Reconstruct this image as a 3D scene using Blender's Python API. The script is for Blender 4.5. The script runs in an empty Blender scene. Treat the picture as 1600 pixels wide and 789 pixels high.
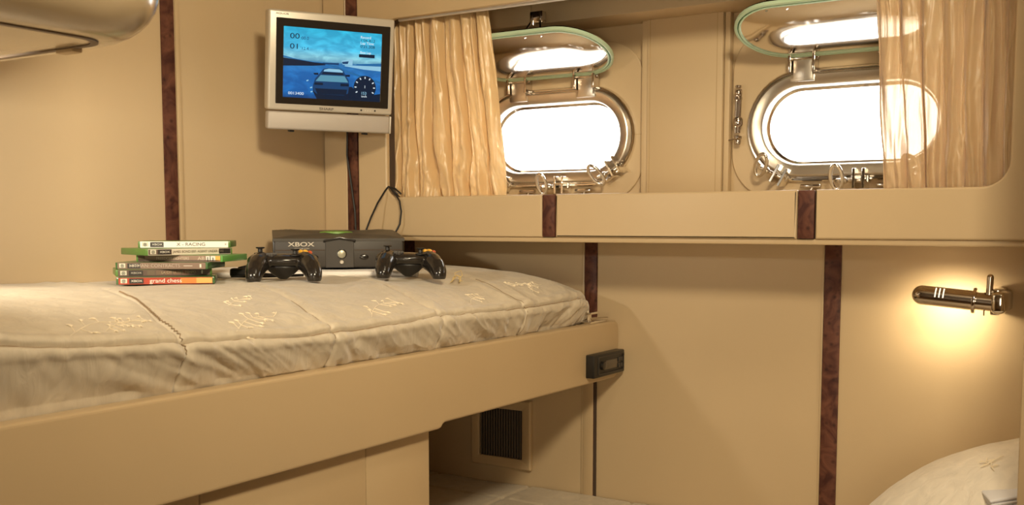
import bpy, bmesh, math, random
import numpy as np
from mathutils import Vector, Matrix, Euler, noise
random.seed(7)
S = bpy.context.scene
COL = S.collection
PI = math.pi

# ------------------------------------------------------------------ camera
cd = bpy.data.cameras.new('camera'); cam = bpy.data.objects.new('camera', cd); COL.objects.link(cam)
cam.location = (0, 0, 1.10)
cam.rotation_euler = (math.radians(90 - 4.882), 0, math.radians(32.4))
cd.sensor_width = 36; cd.lens = 36.88; cd.shift_y = 0.0597
cd.clip_start = 0.02; cd.clip_end = 60
cd.dof.use_dof = True; cd.dof.focus_distance = 2.15; cd.dof.aperture_fstop = 10
S.camera = cam
# ------------------------------------------------------------------ colour and world
S.view_settings.view_transform = 'Standard'; S.view_settings.look = 'None'
S.view_settings.exposure = 0.0; S.view_settings.gamma = 1.0; S.view_settings.use_curve_mapping = False
W = bpy.data.worlds.new('sky'); S.world = W; W.use_nodes = True
bg = W.node_tree.nodes['Background']; bg.inputs[0].default_value = (1.0, 0.975, 0.93, 1); bg.inputs[1].default_value = 7.0
# ------------------------------------------------------------------ lamps
def area(name, loc, target, size, power, color, size_y=None, spread=180):
    l = bpy.data.lights.new(name, 'AREA'); l.energy = power; l.color = color; l.size = size
    l.spread = math.radians(spread)
    if size_y: l.shape = 'RECTANGLE'; l.size_y = size_y
    o = bpy.data.objects.new(name, l); COL.objects.link(o); o.location = loc
    o.rotation_euler = (Vector(target) - Vector(loc)).to_track_quat('-Z', 'Y').to_euler(); return o
WARM = (1.0, 0.83, 0.56)
area('ceiling_lamp_light', (0.12, 0.38, 2.04), (-1.6, 1.75, 1.15), 0.28, 16.0, WARM, spread=105)
area('ceiling_lamp_light', (-0.42, 1.35, 2.06), (-0.30, 1.7, 0.0), 0.25, 2.2, WARM, spread=115)
area('cabin_fill_light', (0.25, -0.6, 0.95), (-0.72, 2.2, 1.46), 0.7, 2.0, WARM, spread=62)
area('head_lamp_light', (-1.40, 0.66, 1.30), (-1.80, 1.12, 1.10), 0.06, 5.0, (1.0, 0.90, 0.72))

# ------------------------------------------------------------------ materials
def nt(m): return m.node_tree.nodes, m.node_tree.links
def mat(name, col, rough=0.5, metal=0.0, bump=0.0, bscale=200.0, var=0.0, vscale=6.0, coat=0.0, sheen=0.0, spec=0.5):
    m = bpy.data.materials.new(name); m.use_nodes = True; n, l = nt(m); b = n['Principled BSDF']
    b.inputs['Base Color'].default_value = (*col, 1); b.inputs['Roughness'].default_value = rough
    b.inputs['Metallic'].default_value = metal; b.inputs['Coat Weight'].default_value = coat
    b.inputs['Coat Roughness'].default_value = 0.12
    b.inputs['Sheen Weight'].default_value = sheen; b.inputs['Specular IOR Level'].default_value = spec
    tc = n.new('ShaderNodeTexCoord')
    if var:
        t = n.new('ShaderNodeTexNoise'); t.inputs['Scale'].default_value = vscale; t.inputs['Detail'].default_value = 5
        l.new(tc.outputs['Object'], t.inputs['Vector'])
        r = n.new('ShaderNodeValToRGB'); r.color_ramp.elements[0].position = .3; r.color_ramp.elements[1].position = .7
        r.color_ramp.elements[0].color = (*[c * (1 - var) for c in col], 1)
        r.color_ramp.elements[1].color = (*[min(1, c * (1 + var * .5)) for c in col], 1)
        l.new(t.outputs['Fac'], r.inputs['Fac']); l.new(r.outputs['Color'], b.inputs['Base Color'])
    if bump:
        t = n.new('ShaderNodeTexNoise'); t.inputs['Scale'].default_value = bscale; t.inputs['Detail'].default_value = 3
        l.new(tc.outputs['Object'], t.inputs['Vector'])
        k = n.new('ShaderNodeBump'); k.inputs['Strength'].default_value = bump; k.inputs['Distance'].default_value = .001
        l.new(t.outputs['Fac'], k.inputs['Height']); l.new(k.outputs['Normal'], b.inputs['Normal'])
    return m
def emis(name, col, s=1.0):
    m = bpy.data.materials.new(name); m.use_nodes = True; n, l = nt(m); b = n['Principled BSDF']
    b.inputs['Base Color'].default_value = (0, 0, 0, 1); b.inputs['Roughness'].default_value = .3
    b.inputs['Emission Color'].default_value = (*col, 1); b.inputs['Emission Strength'].default_value = s; return m
CREAM = (0.60, 0.46, 0.285)
M = {}
M['wall'] = mat('cream_vinyl', CREAM, .42, bump=.12, bscale=350, var=.04, vscale=3)
M['panel'] = mat('cream_lacquer', (0.57, 0.43, 0.26), .36, bump=.06, bscale=300, var=.03, vscale=4)
M['rail'] = mat('tan_lacquer', (0.52, 0.385, 0.225), .35, bump=.06, bscale=300, var=.03, vscale=4)
M['gap'] = mat('dark_gap', (0.07, 0.045, 0.03), .8)
M['locker'] = mat('glossy_cream', (0.44, 0.34, 0.21), .2, coat=.4)
M['chrome'] = mat('polished_steel', (0.80, 0.77, 0.73), .10, 1.0, bump=.05, bscale=60)
M['steel'] = mat('satin_steel', (0.68, 0.63, 0.56), .32, 1.0, bump=.1, bscale=90)
M['nickel'] = mat('nickel', (0.58, 0.52, 0.46), .14, 1.0)
M['rubber'] = mat('green_rubber', (0.55, 0.72, 0.52), .45, bump=.1)
M['rubber_dark'] = mat('dark_green_rubber', (0.10, 0.24, 0.12), .5)
M['black'] = mat('black_plastic', (0.014, 0.012, 0.011), .38, bump=.1, bscale=500)
M['gloss'] = mat('gloss_black_plastic', (0.017, 0.014, 0.012), .22, coat=.3)
M['darkgrey'] = mat('dark_grey_plastic', (0.045, 0.038, 0.032), .5)
M['silver'] = mat('silver_plastic', (0.60, 0.55, 0.47), .38, .25, bump=.04)
M['speaker'] = mat('silver_mesh', (0.50, 0.45, 0.40), .5, .25, bump=.5, bscale=900)
M['white'] = mat('white_cloth', (0.86, 0.82, 0.78), .8, bump=.3, bscale=300, sheen=.2)
M['paperwhite'] = mat('white_print', (0.80, 0.76, 0.66), .45)
M['cable'] = mat('black_cable', (0.012, 0.011, 0.011), .45)
M['floor'] = mat('carpet', (0.30, 0.20, 0.12), .95, bump=.6, bscale=400)
M['ceil'] = mat('cream_ceiling', (0.50, 0.40, 0.27), .6)
M['thread'] = mat('pale_thread', (0.92, 0.80, 0.60), .4, sheen=.5)
M['grille'] = mat('black_grille', (0.02, 0.016, 0.014), .5)
# burl veneer
def burl():
    m = bpy.data.materials.new('burl_veneer'); m.use_nodes = True; n, l = nt(m); b = n['Principled BSDF']
    tc = n.new('ShaderNodeTexCoord'); t = n.new('ShaderNodeTexNoise'); t.inputs['Scale'].default_value = 22; t.inputs['Detail'].default_value = 6; t.inputs['Distortion'].default_value = 1.4
    v = n.new('ShaderNodeTexVoronoi'); v.inputs['Scale'].default_value = 55
    l.new(tc.outputs['Object'], t.inputs['Vector']); l.new(tc.outputs['Object'], v.inputs['Vector'])
    r = n.new('ShaderNodeValToRGB'); e = r.color_ramp.elements; e[0].position = .35; e[0].color = (.055, .016, .012, 1); e[1].position = .68; e[1].color = (.17, .066, .04, 1)
    r2 = n.new('ShaderNodeValToRGB'); e = r2.color_ramp.elements; e[0].position = .08; e[0].color = (.22, .2, .2, 1); e[1].position = .3; e[1].color = (1, 1, 1, 1)
    mx = n.new('ShaderNodeMixRGB'); mx.blend_type = 'MULTIPLY'; mx.inputs[0].default_value = .7
    l.new(t.outputs['Fac'], r.inputs['Fac']); l.new(v.outputs['Distance'], r2.inputs['Fac'])
    l.new(r.outputs['Color'], mx.inputs[1]); l.new(r2.outputs['Color'], mx.inputs[2]); l.new(mx.outputs[0], b.inputs['Base Color'])
    b.inputs['Roughness'].default_value = .48; b.inputs['Specular IOR Level'].default_value = .3; return m
M['burl'] = burl()
# satin quilt
def quilt(name, col):
    m = bpy.data.materials.new(name); m.use_nodes = True; n, l = nt(m); b = n['Principled BSDF']
    tc = n.new('ShaderNodeTexCoord'); mp = n.new('ShaderNodeMapping'); mp.inputs['Scale'].default_value = (1, 1, .35)
    l.new(tc.outputs['Object'], mp.inputs['Vector'])
    t = n.new('ShaderNodeTexNoise'); t.inputs['Scale'].default_value = 38; t.inputs['Detail'].default_value = 7; t.inputs['Distortion'].default_value = .8
    l.new(mp.outputs[0], t.inputs['Vector'])
    w = n.new('ShaderNodeTexNoise'); w.inputs['Scale'].default_value = 700; l.new(tc.outputs['Object'], w.inputs['Vector'])
    r = n.new('ShaderNodeValToRGB'); e = r.color_ramp.elements; e[0].position = .3; e[0].color = (*[c * .90 for c in col], 1); e[1].position = .7; e[1].color = (*[min(1, c * 1.05) for c in col], 1)
    l.new(t.outputs['Fac'], r.inputs['Fac']); l.new(r.outputs['Color'], b.inputs['Base Color'])
    k = n.new('ShaderNodeBump'); k.inputs['Strength'].default_value = .55; k.inputs['Distance'].default_value = .006; l.new(t.outputs['Fac'], k.inputs['Height'])
    k2 = n.new('ShaderNodeBump'); k2.inputs['Strength'].default_value = .25; k2.inputs['Distance'].default_value = .0006
    l.new(w.outputs['Fac'], k2.inputs['Height']); l.new(k.outputs['Normal'], k2.inputs['Normal']); l.new(k2.outputs['Normal'], b.inputs['Normal'])
    b.inputs['Roughness'].default_value = .5; b.inputs['Sheen Weight'].default_value = .35; b.inputs['Sheen Roughness'].default_value = .4; return m
M['quilt'] = quilt('champagne_quilt', (0.60, 0.52, 0.40))
M['stitch'] = mat('quilt_stitching', (0.50, 0.36, 0.20), .6)
M['seam'] = mat('shaded_seam_thread', (0.27, 0.18, 0.10), .7)  # thread colour darkened to carry the shade of the seam grooves
M['pillow'] = quilt('ivory_quilt', (0.88, 0.81, 0.70))
# sheer curtain
def sheer(name, col, t0, t1, trl):
    m = bpy.data.materials.new(name); m.use_nodes = True; n, l = nt(m); n.remove(n['Principled BSDF']); out = n['Material Output']
    d = n.new('ShaderNodeBsdfPrincipled'); d.inputs['Base Color'].default_value = (*col, 1); d.inputs['Roughness'].default_value = .30; d.inputs['Sheen Weight'].default_value = .5; d.inputs['Specular IOR Level'].default_value = .8
    tr = n.new('ShaderNodeBsdfTranslucent'); tr.inputs['Color'].default_value = (*col, 1)
    tp = n.new('ShaderNodeBsdfTransparent'); tp.inputs['Color'].default_value = (1, .95, .86, 1)
    a = n.new('ShaderNodeMixShader'); a.inputs[0].default_value = trl; l.new(d.outputs[0], a.inputs[1]); l.new(tr.outputs[0], a.inputs[2])
    tc = n.new('ShaderNodeTexCoord'); t = n.new('ShaderNodeTexNoise'); t.inputs['Scale'].default_value = 160; t.inputs['Detail'].default_value = 4
    mp = n.new('ShaderNodeMapping'); mp.inputs['Scale'].default_value = (1, 1, .12); l.new(tc.outputs['Object'], mp.inputs[0]); l.new(mp.outputs[0], t.inputs[0])
    k = n.new('ShaderNodeBump'); k.inputs['Strength'].default_value = .5; k.inputs['Distance'].default_value = .0015; l.new(t.outputs['Fac'], k.inputs['Height']); l.new(k.outputs[0], d.inputs['Normal'])
    lw = n.new('ShaderNodeLayerWeight'); lw.inputs[0].default_value = .5; mr = n.new('ShaderNodeMapRange'); mr.inputs[1].default_value = .15; mr.inputs[2].default_value = .85; mr.inputs[3].default_value = t0; mr.inputs[4].default_value = t1; l.new(lw.outputs['Facing'], mr.inputs[0])
    bmx = n.new('ShaderNodeMixShader'); l.new(mr.outputs[0], bmx.inputs[0]); l.new(a.outputs[0], bmx.inputs[1]); l.new(tp.outputs[0], bmx.inputs[2]); l.new(bmx.outputs[0], out.inputs[0]); return m
M['sheer'] = sheer('gold_sheer', (0.88, 0.67, 0.38), .14, .0, .36)
M['sheer2'] = sheer('tan_sheer', (0.80, 0.61, 0.38), .42, .02, .42)
def glass():
    m = bpy.data.materials.new('pane_glass'); m.use_nodes = True; n, l = nt(m); n.remove(n['Principled BSDF']); out = n['Material Output']
    g = n.new('ShaderNodeBsdfGlossy'); g.inputs['Roughness'].default_value = .02; t = n.new('ShaderNodeBsdfTransparent'); fr = n.new('ShaderNodeFresnel'); fr.inputs[0].default_value = 1.45; ge = n.new('ShaderNodeNewGeometry'); f = n.new('ShaderNodeMixRGB'); f.inputs[2].default_value = (0, 0, 0, 1); l.new(ge.outputs['Backfacing'], f.inputs[0]); l.new(fr.outputs[0], f.inputs[1])
    x = n.new('ShaderNodeMixShader'); l.new(f.outputs[0], x.inputs[0]); l.new(t.outputs[0], x.inputs[1]); l.new(g.outputs[0], x.inputs[2]); l.new(x.outputs[0], out.inputs[0]); return m
M['glass'] = glass()

# ------------------------------------------------------------------ helpers
def finish(me, ang=38):
    me.polygons.foreach_set('use_smooth', [True] * len(me.polygons)); me.set_sharp_from_angle(angle=math.radians(ang)); me.update()
def basis(o):
    m = o.matrix_basis.copy()
    return (basis(o.parent) @ m) if o.parent else m
def obj(name, me, m, parent=None, world=False, loc=None, rot=None):
    if isinstance(me, bmesh.types.BMesh):
        b = me; me = bpy.data.meshes.new(name); bmesh.ops.recalc_face_normals(b, faces=b.faces); b.to_mesh(me); b.free(); finish(me)
    if me.name != name and me.users == 0: me.name = name
    if not me.materials: me.materials.append(M[m] if isinstance(m, str) else m)
    o = bpy.data.objects.new(name, me); COL.objects.link(o)
    if loc is not None: o.location = loc
    if rot is not None: o.rotation_euler = rot
    if parent:
        o.parent = parent
        if world: me.transform(basis(parent).inverted())
    elif world and loc is None:      # give a top-level mesh an origin at its own base
        c = np.empty(len(me.vertices) * 3); me.vertices.foreach_get('co', c); c = c.reshape(-1, 3)
        p = Vector(((c[:, 0].min() + c[:, 0].max()) / 2, (c[:, 1].min() + c[:, 1].max()) / 2, c[:, 2].min()))
        me.transform(Matrix.Translation(-p)); o.location = p
    return o
def tag(o, label=None, cat=None, group=None, kind=None):
    if label: o['label'] = label
    if cat: o['category'] = cat
    if group: o['group'] = group
    if kind: o['kind'] = kind
    return o
def thing(name, loc, rot, label, cat, group=None):
    o = bpy.data.objects.new(name, None); COL.objects.link(o); o.location = loc; o.rotation_euler = rot; o.empty_display_size = .05
    return tag(o, label, cat, group)
def struct(o, label=None): o['kind'] = 'structure'; 
def B(): return bmesh.new()
def box(b, lo, hi, bev=0.0, seg=2, mtx=None):
    v = [b.verts.new((x, y, z)) for z in (lo[2], hi[2]) for y in (lo[1], hi[1]) for x in (lo[0], hi[0])]
    f = [b.faces.new([v[i] for i in q]) for q in ((0, 2, 3, 1), (4, 5, 7, 6), (0, 1, 5, 4), (2, 6, 7, 3), (0, 4, 6, 2), (1, 3, 7, 5))]
    es = list({e for q in f for e in q.edges}); vs = v
    if bev > 0:
        r = bmesh.ops.bevel(b, geom=es, offset=bev, segments=seg, profile=.5, affect='EDGES'); vs = list({w for q in r['faces'] for w in q.verts} | {w for w in v if w.is_valid})
    if mtx is not None: bmesh.ops.transform(b, matrix=mtx, verts=vs)
    return b
def tube(b, pts, r, n=12, cap=True, close=False):
    pts = [Vector(p) for p in pts]; rr = r if isinstance(r, (list, tuple)) else [r] * len(pts); rings = []; N = len(pts)
    up = None
    for i, p in enumerate(pts):
        a = pts[(i - 1) % N] if (close or i > 0) else p; c = pts[(i + 1) % N] if (close or i < N - 1) else p
        t = (c - a).normalized()
        if up is None: up = t.orthogonal().normalized()
        up = (up - t * up.dot(t)).normalized(); s = t.cross(up)
        rings.append([b.verts.new(p + (up * math.cos(2 * PI * k / n) + s * math.sin(2 * PI * k / n)) * rr[i]) for k in range(n)])
    for i in range(N if close else N - 1):
        A, Bn = rings[i], rings[(i + 1) % N]
        off = 0
        if close and i == N - 1: off = min(range(n), key=lambda q: (A[0].co - Bn[q].co).length)
        for k in range(n): b.faces.new((A[k], A[(k + 1) % n], Bn[(k + 1 + off) % n], Bn[(k + off) % n]))
    if cap and not close: b.faces.new(rings[0]); b.faces.new(rings[-1])
    return b
def lathe(b, p0, axis, prof, n=24):
    """prof: list of (distance along axis, radius)"""
    ax = Vector(axis).normalized(); u = ax.orthogonal().normalized(); s = ax.cross(u); p0 = Vector(p0); rings = []
    for d, r in prof:
        rings.append([b.verts.new(p0 + ax * d + (u * math.cos(2 * PI * k / n) + s * math.sin(2 * PI * k / n)) * max(r, 1e-5)) for k in range(n)])
    for i in range(len(rings) - 1):
        for k in range(n): b.faces.new((rings[i][k], rings[i][(k + 1) % n], rings[i + 1][(k + 1) % n], rings[i + 1][k]))
    b.faces.new(rings[0]); b.faces.new(rings[-1]); return b
def ellip(b, c, r, rot=None, u=24, v=16):
    m = Matrix.Translation(c) @ (rot.to_matrix().to_4x4() if rot else Matrix()) @ Matrix.Diagonal((*r, 1))
    bmesh.ops.create_uvsphere(b, u_segments=u, v_segments=v, radius=1, matrix=m); return b
def rrect(x0, y0, x1, y1, r, n=8):
    """rounded rectangle; r = one radius or four (bl, br, tr, tl)"""
    r = r if isinstance(r, (list, tuple)) else [r] * 4; out = []
    for (cx, cy, sx, sy, a0), q in zip(((x0, y0, 1, 1, PI), (x1, y0, -1, 1, 1.5 * PI), (x1, y1, -1, -1, 0), (x0, y1, 1, -1, .5 * PI)), r):
        if q <= 0: out.append((cx, cy)); continue
        for k in range(n + 1):
            a = a0 + k / n * PI / 2; out.append((cx + sx * q + q * math.cos(a), cy + sy * q + q * math.sin(a)))
    return out
def stadium(a, b_, n=20, w=0.0):
    """half-width a, half-height b_, counter-clockwise"""
    c = a - b_; out = []
    for k in range(n + 1):
        t = -PI / 2 + PI * k / n; out.append((c + b_ * math.cos(t), b_ * math.sin(t)))
    for k in range(n + 1):
        t = PI / 2 + PI * k / n; out.append((-c + b_ * math.cos(t), b_ * math.sin(t)))
    return out
def plate(outer, holes, thick, bev=0.0, mtx=None):
    """flat sheet with holes, front face towards +Z (local), from z=-thick to 0"""
    cu = bpy.data.curves.new('tmp', 'CURVE'); cu.dimensions = '2D'; cu.fill_mode = 'BOTH'
    for pts in [outer] + list(holes):
        s = cu.splines.new('POLY'); s.points.add(len(pts) - 1); s.use_cyclic_u = True
        for i, p in enumerate(pts): s.points[i].co = (p[0], p[1], 0, 1)
    cu.extrude = thick / 2 - bev; cu.bevel_depth = bev; cu.bevel_resolution = 2; cu.offset = -bev
    o = bpy.data.objects.new('tmp', cu); COL.objects.link(o)
    dg = bpy.context.evaluated_depsgraph_get(); me = bpy.data.meshes.new_from_object(o.evaluated_get(dg))
    bpy.data.objects.remove(o); bpy.data.curves.remove(cu); me.materials.clear()
    me.transform(Matrix.Translation((0, 0, -thick / 2)))
    if mtx is not None: me.transform(mtx)
    finish(me, 30); return me
def facing_y(y):   # local (x,y,z) -> world (X, y - z, Z): front towards -Y
    return Matrix(((1, 0, 0, 0), (0, 0, -1, y), (0, 1, 0, 0), (0, 0, 0, 1)))
def facing_x(x):   # local (x,y,z) -> world (x + z, Y, Z): front towards +X
    return Matrix(((0, 0, 1, x), (1, 0, 0, 0), (0, 1, 0, 0), (0, 0, 0, 1)))
def ring(path_fn, prof, b=None):
    """path_fn(offset) -> outline; prof: closed list of (offset, z)"""
    b = b or B(); rows = [[b.verts.new((x, y, z)) for x, y in path_fn(o)] for o, z in prof]
    n = len(rows[0])
    for i in range(len(rows)):
        A, C = rows[i], rows[(i + 1) % len(rows)]
        for k in range(n): b.faces.new((A[k], A[(k + 1) % n], C[(k + 1) % n], C[k]))
    return b
def text(s, size, parent, m, loc, rot=(0, 0, 0), align='LEFT', ext=.0003, name='lettering', sx=1.0, world=False, bold=0.0):
    cu = bpy.data.curves.new('tmp', 'FONT'); cu.body = s; cu.size = size; cu.extrude = ext; cu.align_x = align; cu.align_y = 'CENTER'; cu.offset = bold
    o = bpy.data.objects.new('tmp', cu); COL.objects.link(o); dg = bpy.context.evaluated_depsgraph_get()
    me = bpy.data.meshes.new_from_object(o.evaluated_get(dg)); bpy.data.objects.remove(o); bpy.data.curves.remove(cu); me.materials.clear()
    me.transform(Matrix.Diagonal((sx, 1, 1, 1)))
    return obj(name, me, m, parent, loc=loc, rot=rot)
def grid_mesh(name, P):
    """P: numpy (n, m, 3)"""
    n, m_ = P.shape[:2]; me = bpy.data.meshes.new(name); i = np.arange(n * m_).reshape(n, m_)
    q = np.stack([i[:-1, :-1], i[1:, :-1], i[1:, 1:], i[:-1, 1:]], -1).reshape(-1, 4)
    me.vertices.add(n * m_); me.vertices.foreach_set('co', P.astype(np.float32).ravel())
    me.loops.add(q.size); me.loops.foreach_set('vertex_index', q.ravel().astype(np.int32))
    me.polygons.add(len(q)); me.polygons.foreach_set('loop_start', np.arange(0, q.size, 4, dtype=np.int32)); me.polygons.foreach_set('loop_total', np.full(len(q), 4, dtype=np.int32))
    me.update(calc_edges=True); me.validate(); me.polygons.foreach_set('use_smooth', [True] * len(q)); return me
def fnoise(U, V, seed, octs=3):
    """smooth value noise on arrays"""
    rs = np.random.RandomState(seed); T = rs.rand(256, 256); out = 0; amp = 1; tot = 0
    for o in range(octs):
        u, v = U * 2 ** o + 17 * o, V * 2 ** o + 31 * o; iu, iv = np.floor(u).astype(int), np.floor(v).astype(int); fu, fv = u - iu, v - iv
        fu = fu * fu * (3 - 2 * fu); fv = fv * fv * (3 - 2 * fv); a = T[iu % 256, iv % 256]; b_ = T[(iu + 1) % 256, iv % 256]; c = T[iu % 256, (iv + 1) % 256]; d = T[(iu + 1) % 256, (iv + 1) % 256]
        out = out + amp * ((a * (1 - fu) + b_ * fu) * (1 - fv) + (c * (1 - fu) + d * fu) * fv); tot += amp; amp *= .5
    return out / tot * 2 - 1

# ================================================================== THE SETTING
XL, XR, YB, YF, ZC = -1.83, 0.62, 2.2, -0.9, 2.10
def slab(name, lo, hi, m='wall', bev=0):
    o = obj(name, box(B(), lo, hi, bev), m, world=True); struct(o); return o
slab('floor', (XL - .1, YF - .1, -.1), (XR + .1, YB + .1, 0), 'floor')
slab('ceiling', (XL - .1, YF - .1, ZC), (XR + .1, 2.5, ZC + .1), 'ceil')
slab('wall_left', (XL - .1, YF - .1, 0), (XL, 2.5, ZC))
slab('wall_right', (XR, YF - .1, 0), (XR + .1, 2.5, ZC))
slab('wall_front', (XL - .1, YF - .1, 0), (XR + .1, YF, ZC), 'rail')
slab('wall_back', (XL, YB, 0), (XR, YB + .1, 1.071))
# hull wall behind the window recess, with the two porthole openings
PW = (-1.3185, -0.6015); PZ = 1.312; YW = 2.285
holes = [[(cx + x, PZ + y) for x, y in stadium(.187, .087)] for cx in PW]
o = obj('wall_hull', plate(rrect(XL, 1.05, XR, ZC, 0), holes, .05, 0, facing_y(YW)), 'wall', world=True); struct(o)
# recess shelf (behind the sill) and soffit
slab('trim_1', (XL, 2.012, 1.073), (XR, YW, 1.155), 'wall')
slab('trim_2', (XL, 2.160, 1.569), (XR, YW, 1.80), 'wall', .002)
slab('trim_40', (-1.60, 2.013, 1.5825), (-.28, 2.022, 1.5885), 'white', .001)  # slim white rail added to imitate the valance edge lit by the window
slab('trim_3', (-1.318, 2.1592, 1.5705), (-1.3165, 2.1605, 1.80), 'stitch')
# face wall: backing board with the opening
op = rrect(-1.627, 1.163, -.252, 1.588, (.03, .045, .03, .03))
o = obj('wall_fascia', plate(rrect(XL, 1.071, XR, ZC, 0), [op], .02, 0, facing_y(2.010)), 'gap', world=True); struct(o)
def arc_pts(cx, cy, r, a0, a1, n=8): return [(cx + r * math.cos(a0 + (a1 - a0) * k / n), cy + r * math.sin(a0 + (a1 - a0) * k / n)) for k in range(n + 1)]
zb, zt, zv = 1.071, 1.165, 1.586
def fpanel(name, outer, bev=.004, d=.014, y=1.998, m='panel'):
    o = obj(name, plate(outer, [], d, bev, facing_y(y)), m, world=True); struct(o); return o
g = .001
fpanel('trim_4', rrect(XL + g, zb, -1.753, ZC - .01, .002))
# left stile + sill + valance in one padded C-shaped panel
cpoly = [(-1.717, zb), (-1.1895, zb), (-1.1895, zt)] + [(x, y) for x, y in arc_pts(-1.597, zt + .03, .03, 1.5 * PI, PI)] + \
        [(x, y) for x, y in arc_pts(-1.597, zv - .03, .03, PI, .5 * PI)] + [(-1.1895, zv), (-1.1895, ZC - .01), (-1.717, ZC - .01)]
fpanel('trim_5', cpoly)
fpanel('trim_6', rrect(-1.1555, zb, -.6215, zt, .002))
fpanel('trim_7', rrect(-1.1555, zv, -.6215, ZC - .01, .002))
dpoly = [(-.5855, zb), (XR - .01, zb), (XR - .01, ZC - .01), (-.5855, ZC - .01), (-.5855, zv)] + arc_pts(-.282, zv - .03, .03, .5 * PI, 0) + arc_pts(-.297, zt + .045, .045, 0, -.5 * PI) + [(-.5855, zt)]
fpanel('trim_8', dpoly)
# slim bead beneath the sill and thin bead round the opening
slab('trim_9', (XL, 2.003, 1.060), (XR, 2.03, 1.0715), 'panel', .003)
# burl strips on the fascia and the lower wall
k = 10
def strip_y(xc, w, z0, z1, y):
    global k
    slab('trim_%d' % k, (xc - w / 2, y - .004, z0), (xc + w / 2, y + .004, z1), 'burl', .001); k += 1
strip_y(-1.735, .032, zb, ZC - .01, 2.001)
for xc in (-1.1725, -.6035):
    strip_y(xc, .031, zb + .001, zt - .001, 2.001); strip_y(xc, .031, zv + .001, ZC - .01, 2.001)
for xc, w in ((-1.715, .03), (-1.1725, .032), (-.6045, .034)): strip_y(xc, w, .02, 1.062, YB - .001)
# thin beads beside the lower strips, dark seam by the niche
slab('trim_20', (-1.1975, YB - .003, .40), (-1.1905, YB, 1.06), 'panel', .001)
slab('trim_21', (-.627, YB - .003, .40), (-.6225, YB, 1.06), 'panel', .001)
slab('trim_22', (-1.162, YB - .0052, .44), (-1.1545, YB - .0045, .745), 'gap')
slab('trim_23', (-1.1905, YB - .006, .44), (-1.163, YB, .745), 'panel', .002)
# left wall: burl strip and bead
slab('trim_24', (XL, 1.502, .9), (XL + .004, 1.536, ZC), 'burl', .001)
slab('trim_25', (XL, 1.540, .9), (XL + .003, 1.552, ZC), 'panel', .0012)
# pilaster between the windows (three-board)
slab('trim_26', (-1.060, YW - .030, 1.155), (-.876, YW, 1.57), 'wall', .002)
slab('trim_27', (-1.0615, YW - .024, 1.155), (-1.0765, YW, 1.57), 'wall', .002)
slab('trim_28', (-1.0535, YW - .0306, 1.156), (-1.0515, YW - .0296, 1.586), 'stitch')
slab('trim_29', (-.890, YW - .0306, 1.156), (-.8885, YW - .0296, 1.586), 'stitch')
slab('trim_30', (-.8745, YW - .022, 1.155), (-.862, YW, 1.586), 'wall', .002)
slab('trim_31', (-1.12, YW - .0065, PZ + .0005), (-1.078, YW - .0055, PZ - .001), 'stitch')
# padded plates round the portholes, large rounded corners
for i, (x0, x1) in enumerate(((-1.58, -1.0785), (-.860, -.33))):
    out = rrect(x0, 1.156, x1, 1.535, (.10, .10, .10, .10), 14)
    hh = [[(PW[i] + x, PZ + y) for x, y in stadium(.20, .10)]]
    o = obj('trim_%d' % (32 + i), plate(out, hh, .006, .0025, facing_y(YW - .006)), 'wall', world=True); struct(o)
# right-hand closet corner, cuts the pillow at the edge of view
slab('wall_closet', (-.1785, 1.62, 0), (.0, 1.66, ZC), 'panel', .004)

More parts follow.
